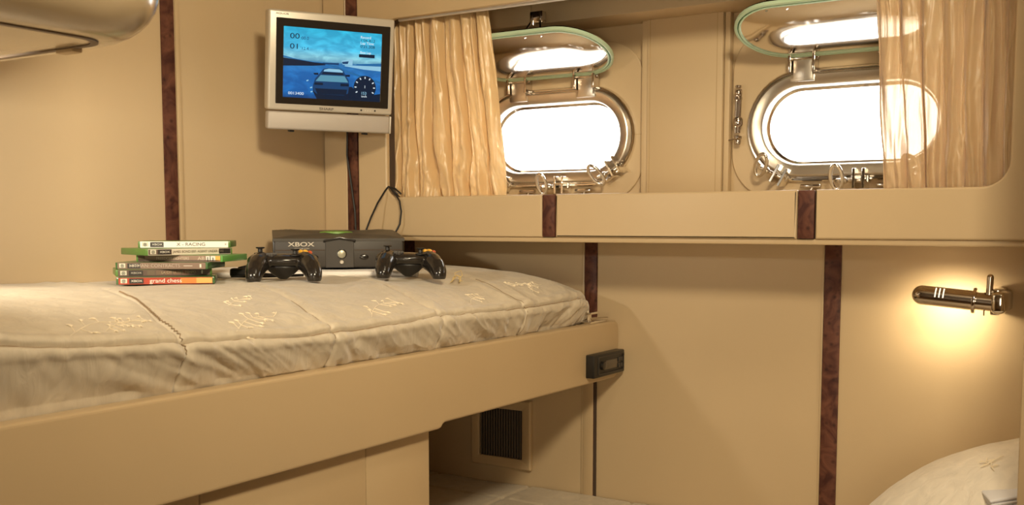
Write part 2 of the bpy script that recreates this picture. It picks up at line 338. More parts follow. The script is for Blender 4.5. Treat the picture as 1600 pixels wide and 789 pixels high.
# ================================================================== PORTHOLES
def porthole(i, cx):
    root = obj('window_%d' % (i + 1), ring(lambda o: stadium(.1825 + o, .0825 + o), [(0, -.052), (0, .006), (.001, .012), (.005, .0165), (.023, .021), (.026, .0195), (.0275, .016), (.028, .0), (.028, -.052)]), 'steel', loc=(cx, YW - .006, PZ), rot=(PI / 2, 0, 0))
    struct(root)
    def part(n, b, m): 
        o = obj(n, b, m, root); return o
    part('outer_rim', ring(lambda o: stadium(.1825 + o, .0825 + o), [(.0305, .0), (.0305, .011), (.0325, .0135), (.0355, .0135), (.038, .010), (.0385, .0)]), 'chrome')
    part('rim_channel', ring(lambda o: stadium(.1825 + o, .0825 + o), [(.0275, .0), (.0275, .007), (.0308, .007), (.0308, .0)]), 'nickel')
    part('inner_lip', ring(lambda o: stadium(.1825 + o, .0825 + o), [(-.006, -.03), (-.006, -.016), (-.001, -.012), (.001, -.012), (.001, -.03)]), 'chrome')
    me = plate(stadium(.181, .081), [], .006, 0); me.transform(Matrix.Translation((0, 0, -.034))); part('glass_pane', me, 'glass')
    # hinge lugs and pins
    for s in (-1, 1):
        b = B(); box(b, (s * .095 - .021, .096, .0), (s * .095 + .021, .138, .0225), .002); box(b, (s * .095 - .027, .092, .0), (s * .095 + .027, .108, .0222), .003)
        lug = part('hinge_lug', b, 'steel')
        b = B()
        for q in (-1, 1): box(b, (s * .095 + q * .026 - .003, .112, .002), (s * .095 + q * .026 + .003, .156, .034), .001)
        lathe(b, (s * .095 - .034, .142, .018), (1, 0, 0), [(0, .0), (0, .005), (.004, .006), (.064, .006), (.068, .005), (.068, 0)], 12)
        h = obj('hinge_pin', b, 'nickel', lug)
    # clamps along the lower rim
    for (px, py, ang) in ((-.165, -.090, -.5), (0.0, -.116, 0), (.150, -.092, .55)):
        cl = B(); R = Matrix.Translation((px, py, .012)) @ Matrix.Rotation(ang, 4, 'Z') @ Matrix.Scale(1.25, 4)
        for q in (0, .016): box(cl, (.016 + q, -.018, -.008), (.021 + q, .016, .026), .001, 1, R)
        box(cl, (.012, -.008, -.008), (.040, .006, .006), .002, 1, R)
        fork = part('clamp_fork', cl, 'chrome')
        b = B(); pts = []
        for q in range(20):
            a = 2 * PI * q / 20; v = Vector((-.008 + .010 * math.cos(a), .001 + .020 * math.sin(a), .030 + .010 * math.sin(a))); pts.append(R @ v)
        tube(b, pts, .0042, 10, close=True); tube(b, [R @ Vector((-.010, -.004, .026)), R @ Vector((.010, -.004, .012)), R @ Vector((.030, -.004, .006))], .0045, 10)
        ellip(b, R @ Vector((.002, -.004, .018)), (.008, .008, .008), None, 12, 8)
        obj('wing_bolt', b, 'chrome', fork)
    for px in (-.075, .085):   # tee-shaped catches under the rim
        b = B(); box(b, (px - .022, -.134, .004), (px + .022, -.126, .016), .002); tube(b, [(px + .004, -.13, .010), (px - .001, -.150, .012), (px - .003, -.166, .006)], .004, 10)
        tube(b, [(px - .012, -.165, .006), (px + .006, -.165, .006)], .005, 10)
        part('tee_catch', b, 'nickel')
    if i == 1:                 # stowed swing bolt beside the frame
        b = B(); x = -.238
        tube(b, [(x + .002, .085, .014), (x - .001, -.01, .014)], .0045, 10); tube(b, [(x - .006, .085, .012), (x - .009, -.01, .012)], .003, 8)
        for y, r, h in ((.078, .0085, .012), (.066, .009, .008), (.092, .007, .006), (.014, .011, .020), (-.020, .009, .008), (-.030, .007, .012)):
            lathe(b, (x - .002, y - h / 2, .014), (0, 1, 0), [(0, 0), (0, r * .8), (h * .2, r), (h * .8, r), (h, r * .8), (h, 0)], 14)
        tube(b, [(x - .002, -.022, .014), (x - .026, -.026, .014)], .0018, 8)
        part('swing_bolt', b, 'nickel')
    # storm cover, hinged at the top and hooked up to the soffit
    rot = Matrix(((1, 0, 0), (0, -.925, -.380), (0, .380, -.925)))
    hp = Vector((cx, 2.258, 1.458)); A, Bq = .207, .103
    mw = Matrix.Translation(hp) @ rot.to_4x4(); loc = basis(root).inverted() @ mw
    def L(me): me.transform(Matrix.Translation((0, Bq, 0))); me.transform(loc); return me
    def tomesh(b, n): me = bpy.data.meshes.new(n); bmesh.ops.recalc_face_normals(b, faces=b.faces); b.to_mesh(me); b.free(); finish(me); return me
    out = lambda o: stadium(A + o, Bq + o)
    cover = obj('storm_cover', L(plate(stadium(A, Bq, 28), [], .008, .002)), 'chrome', root)
    obj('gasket', L(tomesh(ring(out, [(.001, -.004), (.001, .0025), (-.001, .004), (-.0045, .004), (-.006, .001), (-.006, -.004)]), 'gasket')), 'rubber', cover)
    obj('gasket_groove', L(tomesh(ring(out, [(-.0055, .0), (-.0055, .0022), (-.0085, .0022), (-.0085, .0)]), 'gasket_groove')), 'rubber_dark', cover)
    obj('gasket_lip', L(tomesh(ring(out, [(-.0083, .0), (-.0083, .0042), (-.0115, .0042), (-.0115, .0)]), 'gasket_lip')), 'rubber', cover)
    b = B(); rows = []
    for q in range(15):
        t = q / 14; o_ = -.0115 - t * .091; h = .002 + .011 * (1 - (1 - t) ** 3)
        st = stadium(A + o_, Bq + o_, 28)
        rows.append([b.verts.new((x, y, h + .0009 * math.sin(23 * x + 2 + i * 2) * t + .0004 * math.sin(49 * x + 40 * y) * t)) for x, y in st])
    n = len(rows[0])
    for q in range(14):
        for w in range(n): b.faces.new((rows[q][w], rows[q][(w + 1) % n], rows[q + 1][(w + 1) % n], rows[q + 1][w]))
    b.faces.new(rows[-1])
    obj('dished_plate', L(tomesh(b, 'dished_plate')), 'chrome', cover)
    b = B()
    for s in (-1, 1): box(b, (s * .095 - .013, -Bq - .034, -.012), (s * .095 + .013, -Bq + .012, -.002), .002)
    obj('hinge_arm', L(tomesh(b, 'hinge_arm')), 'nickel', cover)
    # hook: fork on the free edge, bracket on the soffit
    b = B(); lx = cx + (.050, -.100)[i]
    tube(b, [(lx - .017, 2.085, 1.524), (lx - .019, 2.09, 1.545), (lx - .012, 2.105, 1.566), (lx + .010, 2.105, 1.568), (lx + .019, 2.09, 1.545), (lx + .026, 2.085, 1.524)], .0032, 10)
    me = tomesh(b, 'hook_loop'); me.transform(basis(root).inverted()); obj('hook_loop', me, 'chrome', cover)
    b = B(); box(b, (lx - .016, 2.10, 1.560), (lx + .018, 2.118, 1.586), .002); tube(b, [(lx - .01, 2.105, 1.556), (lx - .01, 2.105, 1.578)], .0065, 12); tube(b, [(lx + .012, 2.104, 1.560), (lx + .012, 2.104, 1.584)], .005, 12)
    me = tomesh(b, 'hook_bracket'); me.transform(basis(root).inverted()); obj('hook_bracket', me, 'nickel', root)
for i, cx in enumerate(PW): porthole(i, cx)

# ================================================================== CURTAINS
def curtain(name, label, xt, xb, y0, m, seed, amp, nf, swirl):
    nU, nV = 460, 150; U, V = np.meshgrid(np.linspace(0, 1, nU), np.linspace(0, 1, nV), indexing='ij')  # V 0 bottom 1 top
    Z = 1.158 + V * (1.602 - 1.158)
    X = (xb[0] * (1 - V) + xt[0] * V) * (1 - U) + (xb[1] * (1 - V) + xt[1] * V) * U
    ph = U + .030 * fnoise(U * 4, V * 1.6, seed, 2) + swirl * .035 * fnoise(U * 6 + 3, V * 4, seed + 1, 2) * (1 - V) ** 1.3
    amp_l = .65 + .55 * fnoise(U * 7, V * 1.0, seed + 3, 2)
    a1 = np.sin(2 * PI * nf * ph); base = (np.sign(a1) * np.abs(a1) ** .8) * amp_l
    fine = np.sin(2 * PI * nf * 2.6 * ph + 5 * fnoise(U * 9, V * 1.3, seed + 4, 2)) * (.35 + .35 * fnoise(U * 12, V * 2, seed + 7, 2))
    micro = fnoise(U * 70 + 3 * fnoise(U * 8, V * 3, seed + 8, 2), V * 3, seed + 9, 3) * .22
    crumple = fnoise(U * 16 + V * 5, V * 8, seed + 5, 3) * (.15 + 1.0 * (1 - V) ** 2) * swirl
    Y = y0 + amp * (base * (.6 + .4 * (1 - V)) + fine * .8 + micro) + amp * .55 * crumple
    Y = np.clip(Y, 2.027, 2.064)
    X = X + amp * .45 * np.cos(2 * PI * nf * ph)
    o = obj(name, grid_mesh(name, np.stack([X, Y, Z], -1)), m, world=True)
    sm = o.modifiers.new('thickness', 'SOLIDIFY'); sm.thickness = .0006
    return tag(o, label, 'curtain')
curtain('curtain', 'gold satin curtain hanging beside the television, left end of the window recess', (-1.672, -1.372), (-1.678, -1.315), 2.045, 'sheer', 11, .016, 7, 1.0)
curtain('curtain', 'sheer tan curtain half covering the right porthole', (-.505, -.244), (-.478, -.240), 2.045, 'sheer2', 23, .016, 7, .5)

# ================================================================== UPPER BERTH
berth = thing('bunk_frame', (-1.115, .9, 0), (0, 0, 0), 'tan panelled berth base with long side board under the upper mattress', 'bunk bed')
rp = [(-.2, .735), (1.488, .735), (1.497, .737), (1.501, .742), (1.508, .7445)] + arc_pts(2.175, .765, .022, -PI / 2, 0, 6) + arc_pts(2.177, .856, .020, 0, PI / 2, 6) + [(-.2, .876)]
me = plate(rp, [], .030, .005, facing_x(-1.098)); obj('side_board', me, 'rail', berth, True)
for y0, y1 in ((-.2, .9645), (.9665, 1.3145), (1.3165, 1.489)):
    obj('cabinet_panel', box(B(), (-1.1385, y0, .0), (-1.1215, y1, .74), .0012), 'rail', berth, True)
obj('end_panel', box(B(), (XL + .002, 1.470, 0), (-1.139, 1.4888, .74), 0), 'rail', berth, True)
obj('slat_base', box(B(), (XL + .002, -.2, .745), (-1.130, 2.195, .862), 0), 'rail', berth, True)

# quilted mattress
PX = np.array([0, .010, .022, .045, .075, .105, .165, .235, .32, .42, .55, .74])   # distance along the section, flattened
sec = [(-1.1300, .872), (-1.1240, .880), (-1.1150, .893), (-1.1055, .910), (-1.1000, .9245), (-1.1050, .9355), (-1.1180, .9435), (-1.140, .9545), (-1.170, .9630), (-1.215, .9720), (-1.28, .9825), (-1.37, .9900), (-1.48, .9920), (-1.60, .9900), (-1.72, .9875), (-1.829, .985)]
sx = np.array([p[0] for p in sec]); sz = np.array([p[1] for p in sec]); sl = np.concatenate([[0], np.cumsum(np.hypot(np.diff(sx), np.diff(sz)))])
def cr(tq, ts, vs):      # Catmull-like smooth resampling by dense linear + blur
    d = np.interp(np.linspace(0, ts[-1], 2000), ts, vs); kx = np.ones(41) / 41
    dp = np.pad(d, 20, mode='reflect', reflect_type='odd'); d = np.convolve(dp, kx, 'valid'); return np.interp(tq, np.linspace(0, ts[-1], 2000), d)
t1 = np.linspace(0, .30, 320) ; t2 = np.linspace(.30, 1, 170)[1:]; tq = np.concatenate([t1, t2]) * sl[-1]
Xs, Zs = cr(tq, sl, sx), cr(tq, sl, sz)
Ys = np.linspace(.15, 2.085, 1000)
def bed_surface(tq, Xs, Zs, Ys):
    T, Y = np.meshgrid(tq, Ys, indexing='ij'); X = np.repeat(Xs[:, None], len(Ys), 1); Z = np.repeat(Zs[:, None], len(Ys), 1)
    dX, dZ = np.gradient(Xs), np.gradient(Zs); L = np.hypot(dX, dZ); nx, nz = dZ / L, -dX / L   # outward normal
    nx = nx[:, None]; nz = nz[:, None]
    e = np.clip((Y - 1.92) / (2.085 - 1.92), 0, 1); E = (1 - e ** 5) ** .2
    Z = Z + .013 * np.clip((1.30 - Y) / .5, 0, 1) ** 1.5 * np.clip(T / .05, 0, 1)
    Z = Z + .011 * np.clip((Y - 1.72) / .28, 0, 1) ** 1.2 * np.clip((T - .03) / .06, 0, 1)
    seam = sl[5] + .0035 * np.sin(Y * 9) - .006 * fnoise(Y * 3, T * 0, 3, 2); up = sl[5] - .0
    lift = .036 * np.exp(-((Y - .50) / .24) ** 2)
    Z = Z + lift * np.clip((T) / .06, 0, 1) * np.exp(-(T / .35) ** 2)
    g_ = np.exp(-((T - seam) / .0028) ** 2); d = -.0072 * g_
    d = d + .0030 * np.exp(-((T - seam - .012) / .008) ** 2) + .0025 * np.exp(-((T - seam + .012) / .007) ** 2)
    for i, s in enumerate((.655, .935, 1.222, 1.505, 1.79)):
        ys = s + .010 * fnoise(T * 5, T * 0 + i, 5 + i, 2) + .45 * np.clip(T - .13, 0, 1)
        gg = np.exp(-((Y - ys) / .0034) ** 2); d = d - .0045 * gg * np.clip(1.25 - T * 2.6, 0, 1) + .0028 * np.exp(-((np.abs(Y - ys) - .018) / .016) ** 2)
    side = np.exp(-(T / .085) ** 6); tp = 1 - side
    w = .9 - 2.6 * np.abs(fnoise(Y * 17 + T * 6 + 2 * fnoise(T * 12, Y * 3, 40, 1), T * 9, 21, 3)); w2 = fnoise(Y * 60 + T * 25, T * 10, 22, 3)
    d = d + side * (.0058 * w + .0022 * w2) * np.clip(T / .01, 0, 1)
    # soft diagonal puckers on the top
    q = 1 - 2 * np.abs(np.sin((Y - .45 * T) * 36 + 4 * fnoise(Y * 4, T * 5, 31, 2))); mask = np.clip(.5 + 1.4 * fnoise(Y * 4 + 9, T * 4, 33, 2), 0, 1) * np.clip(1 - T * 1.9, 0, 1) * np.clip((Y - 1.15) * 4, .25, 1)
    d = d + tp * (.0030 * q * mask + .0036 * fnoise(Y * 7, T * 6, 35, 3) + .0006 * w2)
    X = X + nx * d; Z = Z + nz * d
    zb_ = .872; Z = zb_ + (Z - zb_) * E; inw = .022 * e ** 4; X = X - inw * np.clip(1.2 - T * 4, 0, 1)
    return np.stack([X, Y, Z], -1)
P = bed_surface(tq, Xs, Zs, Ys)
under = P[:1].copy(); under[..., 0] = -1.829; under[..., 2] = .8712; start = P[:1].copy(); start[..., 2] = .8712
mattress = obj('quilted_mattress', grid_mesh('quilted_mattress', np.concatenate([under, start, P, under])), 'quilt', world=True)
tag(mattress, 'champagne quilted bedspread and mattress of the upper berth', 'mattress')
mo = mattress.location
def at(T, Y, up=.0):
    i = np.interp(T, tq, np.arange(len(tq))); j = np.interp(Y, Ys, np.arange(len(Ys))); i0, j0 = int(min(i, len(tq) - 2)), int(min(j, len(Ys) - 2)); a, b_ = i - i0, j - j0
    p = P[i0, j0] * (1 - a) * (1 - b_) + P[i0 + 1, j0] * a * (1 - b_) + P[i0, j0 + 1] * (1 - a) * b_ + P[i0 + 1, j0 + 1] * a * b_
    n = np.cross(P[i0, j0 + 1] - P[i0, j0], P[i0 + 1, j0] - P[i0, j0]); n = n / np.linalg.norm(n)
    if n[2] < 0: n = -n
    return Vector(p + n * up)
def SURF(x, y, r):
    best = -9
    for dx in np.linspace(-r, r, 9):
        for dy in np.linspace(-r, r, 9):
            j = int(np.clip(np.searchsorted(Ys, y + dy), 0, len(Ys) - 1)); col = P[:, j]; k0 = 190
            best = max(best, float(np.interp(-(x + dx), -col[k0:, 0], col[k0:, 2])))
    return best
# stitched seams: small stitches along the cross seams
for i, s in enumerate((.935, 1.222)):
    T = .012; b = B(); pts = []; w = 1
    while T < (.36, .20)[i]:
        ys = s + .010 * float(fnoise(np.array([T * 5]), np.array([float(i)]), 5 + i, 2)[0]) + .45 * max(0, T - .13)
        pts.append(at(T, ys + w * (.0011 if i == 0 else .0006), .0012)); w = -w; T += .0034
    tube(b, pts, .0007 if i == 0 else .0004, 5); obj('seam_stitching', b, 'seam', mattress, True)
# edge seam piping with groove shade in its dark colour, and the remaining cross seams
def edge_T(Y): return float(sl[5] + .0035 * math.sin(Y * 9) - .006 * fnoise(np.array([Y * 3]), np.array([0.0]), 3, 2)[0])
b = B(); tube(b, [at(edge_T(y), y, .0002) for y in np.arange(.30, 2.04, .006)], .0010, 6); obj('edge_piping_shade', b, 'seam', mattress, True)
for i, s in ((2, 1.505), (3, 1.79)):
    b = B(); tube(b, [at(T, s + .010 * float(fnoise(np.array([T * 5]), np.array([float(i)]), 5 + i, 2)[0]) + .45 * max(0, T - .13), .0002) for T in np.arange(.012, .24, .006)], .0006, 6); obj('seam_stitching', b, 'seam', mattress, True)
# embroidered sprigs
def sprig(b, T0, Y0, s, flip, rnd):
    r = random.Random(rnd); pts = []; n = 9
    for q in range(n):
        t = q / (n - 1); pts.append((T0 + s * .055 * math.sin(t * 1.9), Y0 + flip * s * .13 * t))
    for (a, c) in zip(pts, pts[1:]): tube(b, [at(*a, .0004), at(*c, .0004)], .0004, 4)
    for q in range(1, n):
        T, Y = pts[q]
        for sd in (-1, 1):
            if r.random() < .42: continue
            T2, Y2 = T + sd * s * r.uniform(.008, .022), Y + flip * s * r.uniform(.004, .014)
            if T2 < .008: continue
            tube(b, [at(T, Y, .0006), at(T2, Y2, .0006)], .0005, 4)
            for w in range(3):
                a = r.uniform(-.9, .9) + (PI / 2 if sd > 0 else -PI / 2); l = s * r.uniform(.006, .011)
                tube(b, [at(T2, Y2, .0008), at(T2 + l * .5 * math.sin(a), Y2 + flip * l * .5 * math.cos(a), .0016), at(T2 + l * math.sin(a), Y2 + flip * l * math.cos(a), .0008)], [.0004, .0011, .0003], 5)
for T0, Y0, s, f, r in ((.085, .77, .85, 1, 1), (.10, .83, .6, 1, 9), (.083, 1.03, .9, 1, 2), (.09, 1.33, .9, 1, 3), (.20, 1.12, .6, 1, 5), (.09, 1.62, .8, 1, 4), (.13, 1.93, .6, -1, 6), (.10, 1.86, .7, 1, 8)):
    b = B(); sprig(b, T0, Y0, s, f, r); obj('embroidered_sprig', b, 'thread', mattress, True)

# chrome catch on the end of the side board
b = B(); box(b, (-1.150, 2.070, .876), (-1.105, 2.150, .881), .0015); box(b, (-1.145, 2.08, .881), (-1.118, 2.10, .897), .002); box(b, (-1.152, 2.075, .8965), (-1.108, 2.118, .9015), .002)
tube(b, [(-1.128, 2.10, .884), (-1.105, 2.15, .884)], .004, 10)
tag(obj('latch', b, 'chrome', world=True), 'small chrome latch on the far end of the berth side board', 'latch')

# car-style radio set in the side board
rad = thing('radio', (-1.097, 2.116, .7845), (PI / 2, 0, PI / 2), 'small black built-in radio at the end of the berth side board', 'radio')
obj('casing', box(B(), (-.080, -.026, -.004), (.070, .026, .020), .003), 'black', rad)
obj('trim_ring', ring(lambda o: rrect(-.060 - o, -.018 - o, .062 + o, .018 + o, .004), [(0, .0195), (0, .022), (.0022, .022), (.0022, .0195)]), 'darkgrey', rad)
obj('display', box(B(), (-.024, -.011, .0195), (.030, .009, .0215), .0006), mat('dull_display', (.10, .078, .055), .3), rad)
b = B(); lathe(b, (-.044, 0, .020), (0, 0, 1), [(0, 0), (0, .010), (.008, .009), (.009, .006), (.009, 0)], 20); obj('volume_knob', b, 'gloss', rad)
for q in range(4): obj('push_button', box(B(), (.036 + (q % 2) * .012, -.013 + (q // 2) * .014, .0195), (.045 + (q % 2) * .012, -.003 + (q // 2) * .014, .0222), .001), 'darkgrey', rad)

# ventilation grille in the niche
v = thing('vent_grille', (-1.4245, 2.199, .571), (PI / 2, 0, 0), 'cream framed vent with black vertical slats in the niche under the upper berth', 'vent')
obj('frame', ring(lambda o: rrect(-.0645 - o, -.058 - o, .0645 + o, .066 + o, .002), [(0, 0), (0, .010), (.003, .012), (.022, .012), (.025, .009), (.025, 0)]), 'panel', v)
obj('backing', box(B(), (-.066, -.060, .0005), (.066, .068, .002)), 'grille', v)
for q in range(16): obj('slat', box(B(), (-.061 + q * .0078, -.058, .002), (-.0575 + q * .0078, .066, .008), .0005), mat('grey_brown_slat', (.11, .085, .065), .5), v)

# ================================================================== LOWER BERTH
lb = thing('lower_berth', (-.9, 1.85, 0), (0, 0, 0), 'low berth along the back wall running into the niche', 'bed')
obj('base', box(B(), (XL + .01, 1.53, 0), (-.02, 2.19, .30), .004), 'rail', lb, True)
U, V = np.meshgrid(np.linspace(0, 1, 420), np.linspace(0, 1, 240), indexing='ij'); X = -1.815 + U * 1.795; Y = 1.495 + V * .70
Z = .447 - .055 * (1 - np.clip(V / .12, 0, 1)) ** 2.2 + .0035 * fnoise(X * 9, Y * 9, 60, 3)
for s in (-1.62, -1.34, -1.06, -.78, -.5, -.2): Z = Z - .004 * np.exp(-((X - s + .1 * (V - .5) * 0) / .005) ** 2)
for s in (1.62, 1.85, 2.07): Z = Z - .004 * np.exp(-((Y - s) / .005) ** 2)
Z[:, 0] = .30
o = obj('bedspread', grid_mesh('bedspread', np.stack([X, Y, Z], -1)), 'quilt', lb, True); sm = o.modifiers.new('thickness', 'SOLIDIFY'); sm.thickness = .004
# pillow
b = B(); pc = Vector((.02, 1.93, .565))
U, V = np.meshgrid(np.linspace(0, 2 * PI, 121), np.linspace(-PI / 2, PI / 2, 61), indexing='ij')
se = lambda a, p: np.sign(a) * np.abs(a) ** p
Xp = .50 * np.cos(V) * se(np.cos(U), .9); Yp = 1.925 + .252 * se(np.cos(V), .9) * se(np.sin(U), .8)
Zp = .461 + .305 * np.sin(V) + .003 * fnoise(Xp * 12 + 5, Yp * 12, 70, 3) + .0018 * fnoise(Xp * 40 + Yp * 20, Yp * 10, 71, 2); Zp = np.maximum(Zp, .452)
pil = obj('pillow', grid_mesh('pillow', np.stack([Xp, Yp, Zp], -1)), 'pillow', world=True); tag(pil, 'plump ivory pillow on the lower berth, cut off by the right edge', 'pillow')
b = B(); r = random.Random(3)
def pz(x, y):
    cx_, cy_ = x / .50, (y - 1.925) / .252; rr = min(.999, (abs(cx_) ** 2.1 + abs(cy_) ** 2.3) ** .5); return .461 + .305 * math.sqrt(1 - rr ** 2) + .001
for x, y in ((-.245, 1.83), (-.235, 1.84), (-.240, 1.822), (-.25, 1.838)):
    for q in range(3):
        a = r.uniform(0, 6.28); dx, dy = .012 * math.cos(a), .012 * math.sin(a)
        tube(b, [(x, y, pz(x, y)), (x + dx / 2, y + dy / 2, pz(x + dx / 2, y + dy / 2) + .001), (x + dx, y + dy, pz(x + dx, y + dy))], [.0006, .0016, .0005], 5)
obj('embroidery', b, 'thread', pil, True)
# folded white towel on the pillow
b = B()
for q in range(3): box(b, (-.055, -.05, q * .006), (.06, .05, q * .006 + .0058), .0027, 3)
tw = obj('folded_towel', b, mat('cool_white_towel', (.80, .80, .84), .9, bump=.4, bscale=400), loc=(-.19, 1.79, .674), rot=(math.radians(0), math.radians(-14), math.radians(20)))
tag(tw, 'folded white towel lying on the ivory pillow, bottom right corner', 'towel')

# ================================================================== OVERHEAD LOCKER
lk = thing('overhead_locker', (-1.45, .3, 1.32), (0, 0, 0), 'rounded cream overhead locker above the near end of the upper berth', 'locker')
def rbox(x0, y0, x1, y1, z0, z1, rc, rb):
    b = B(); rows = []
    for q in range(9):
        a = q / 8 * PI / 2; ins = rb * (1 - math.sin(a)); z = z0 + rb * (1 - math.cos(a))
        rows.append([b.verts.new((x, y, z)) for x, y in rrect(x0, y0 + ins, x1 - ins, y1 - ins, (.001, rc - ins * .5, rc - ins * .5, .001), 12)])
    rows.append([b.verts.new((x, y, z1)) for x, y in rrect(x0, y0, x1, y1, (.001, rc, rc, .001), 12)])
    n = len(rows[0])
    for A, C in zip(rows, rows[1:]):
        for w in range(n): b.faces.new((A[w], A[(w + 1) % n], C[(w + 1) % n], C[w]))
    b.faces.new(rows[0]); b.faces.new(rows[-1]); return b
obj('body', rbox(XL + .002, -.3, -1.015, .897, 1.318, 1.78, .12, .06), 'locker', lk, True)
me = plate(rrect(XL + .02, -.2, -1.090, .830, (.01, .05, .05, .01)), [rrect(XL + .028, -.192, -1.099, .821, (.01, .042, .042, .01))], .003, 0, Matrix(((1, 0, 0, 0), (0, -1, 0, 0), (0, 0, -1, 1.3165), (0, 0, 0, 1))) @ Matrix.Diagonal((1, -1, 1, 1))); obj('underside_seam', me, mat('brown_seam', (.13, .08, .04), .6), lk, True)
obj('catch', box(B(), (-1.20, .822, 1.312), (-1.165, .838, 1.320), .003), 'stitch', lk, True)

# ================================================================== TELEVISION
ya, ti = math.radians(30.87), math.radians(7.5)
e = Vector((math.sin(ya), math.cos(ya), 0)); nh = Vector((math.cos(ya), -math.sin(ya), 0)); up = (Vector((0, 0, 1)) * math.cos(ti) + nh * math.sin(ti)); nn = e.cross(up)
if nn.dot(nh) < 0: nn = -nn
tvm = Matrix((e, up, nn)).transposed().to_4x4()
tv = thing('television', (-1.626, 1.808, 1.4375), tvm.to_euler(), 'small silver flat television on the wall in the cabin corner, showing a racing game', 'television')
w, h = .145, .129
obj('casing', box(B(), (-w, -.086, -.035), (w, h, 0), .005, 3), 'silver', tv)
obj('back_cover', box(B(), (-.11, -.07, -.055), (.09, .09, -.034), .010, 3), 'darkgrey', tv)
me = plate(rrect(-.1285, -.072, .134, .112, .002), [rrect(-.112, -.0575, .114, .0945, .001)], .003, .0008); me.transform(Matrix.Translation((0, 0, .0018))); obj('bezel', me, 'gloss', tv)
sp = obj('speaker_bar', box(B(), (-w + .001, -h, -.030), (w - .004, -.089, -.001), .005, 3), 'speaker', tv)
obj('bar_end', box(B(), (w - .0045, -h, -.030), (w - .0005, -.089, -.0005), .002), 'silver', sp)
for x in (-.088, .085): obj('foot', box(B(), (x - .006, -h - .005, -.022), (x + .006, -h + .001, -.010), .001), 'black', tv)
for x in (.070, .103): b = B(); lathe(b, (x, -.078, -.001), (0, 0, 1), [(0, 0), (0, .0022), (.0018, .0020), (.002, 0)], 12); obj('button', b, 'black', tv)
for x in (.080, .086, .092): b = B(); lathe(b, (x, -.0785, -.001), (0, 0, 1), [(0, 0), (0, .0010), (.0013, .0010), (.0015, 0)], 8); obj('button', b, 'paperwhite', tv)
text('SHARP', .0075, tv, 'darkgrey', (-.012, -.0795, .0006), align='CENTER', name='logo', sx=1.5)
text('AQUOS', .0055, tv, 'darkgrey', (-.130, .1205, .0006), name='logo', sx=1.5)
# bracket to the wall
b = B(); tube(b, [tvm @ Vector((0, .02, -.052)) + Vector((-1.626, 1.808, 1.4375)), Vector((-1.755, 1.90, 1.46)), Vector((-1.826, 1.93, 1.46))], .014, 12); box(b, (-1.829, 1.88, 1.40), (-1.822, 1.98, 1.52), .002)
obj('wall_bracket', b, 'black', tv, True)
# screen with picture
def screen_mat():
    m = bpy.data.materials.new('screen_picture'); m.use_nodes = True; n, l = nt(m); b = n['Principled BSDF']; b.inputs['Base Color'].default_value = (.004, .006, .01, 1); b.inputs['Roughness'].default_value = .25
    tc = n.new('ShaderNodeTexCoord'); sp_ = n.new('ShaderNodeSeparateXYZ'); l.new(tc.outputs['Object'], sp_.inputs[0])
    mr = n.new('ShaderNodeMapRange'); mr.inputs[1].default_value = -.0575; mr.inputs[2].default_value = .0945; l.new(sp_.outputs['Y'], mr.inputs[0])
    r = n.new('ShaderNodeValToRGB'); cr_ = r.color_ramp; cr_.elements[0].position = 0; cr_.elements[0].color = (.004, .045, .17, 1); cr_.elements[1].position = 1; cr_.elements[1].color = (.02, .38, .62, 1)
    for p, c in ((.08, (.006, .10, .36)), (.38, (.012, .13, .42)), (.52, (.02, .16, .42)), (.545, (.12, .34, .50)), (.60, (.20, .52, .66)), (.72, (.05, .42, .70))):
        q = cr_.elements.new(p); q.color = (*c, 1)
    l.new(mr.outputs[0], r.inputs['Fac'])
    t = n.new('ShaderNodeTexNoise'); t.inputs['Scale'].default_value = 26; t.inputs['Detail'].default_value = 5; t.inputs['Distortion'].default_value = .6; mp = n.new('ShaderNodeMapping'); mp.inputs['Scale'].default_value = (1, 2.4, 1); l.new(tc.outputs['Object'], mp.inputs[0]); l.new(mp.outputs[0], t.inputs[0])
    r2 = n.new('ShaderNodeValToRGB'); r2.color_ramp.elements[0].position = .42; r2.color_ramp.elements[0].color = (.7, .7, .7, 1); r2.color_ramp.elements[1].position = .72; r2.color_ramp.elements[1].color = (1.6, 1.35, 1.15, 1)
    mx = n.new('ShaderNodeMixRGB'); mx.blend_type = 'MULTIPLY'; mx.inputs[0].default_value = .8; l.new(t.outputs['Fac'], r2.inputs[0]); l.new(r.outputs[0], mx.inputs[1]); l.new(r2.outputs[0], mx.inputs[2])
    l.new(mx.outputs[0], b.inputs['Emission Color']); b.inputs['Emission Strength'].default_value = 1.25; return m
scr = obj('screen', box(B(), (-.1125, -.058, -.0005), (.1145, .095, .0003)), screen_mat(), tv)
SW, SH = .226, .152
def sp2(u, v): return (-.112 + u * SW, .0945 - v * SH)
def poly(name, pts, m, z=.0006):
    b = B(); vs = [b.verts.new((*sp2(*p), z)) for p in pts]; vt = [b.verts.new((*sp2(*p), z - .0003)) for p in pts]; b.faces.new(vs); b.faces.new(vt[::-1])
    for a in range(len(vs)): b.faces.new((vs[a], vs[(a + 1) % len(vs)], vt[(a + 1) % len(vs)], vt[a]))
    return obj(name, b, m, scr)
E_ = dict(dark=emis('screen_dark', (.002, .012, .035)), navy=emis('screen_navy', (.006, .05, .15)), mid=emis('screen_blue', (.015, .14, .36)), lite=emis('screen_light', (.28, .56, .74)), sky=emis('screen_car_roof', (.10, .30, .42)), white=emis('screen_white', (.75, .85, .90)))
poly('picture_hills', [(0, .44), (.12, .455), (.30, .48), (.42, .485), (.42, .51), (.30, .53), (0, .555)], E_['dark'])
poly('picture_hills', [(0, .41), (.1, .44), (.3, .475), (.5, .48), (.5, .49), (.2, .47), (0, .435)], E_['mid'], .0005)
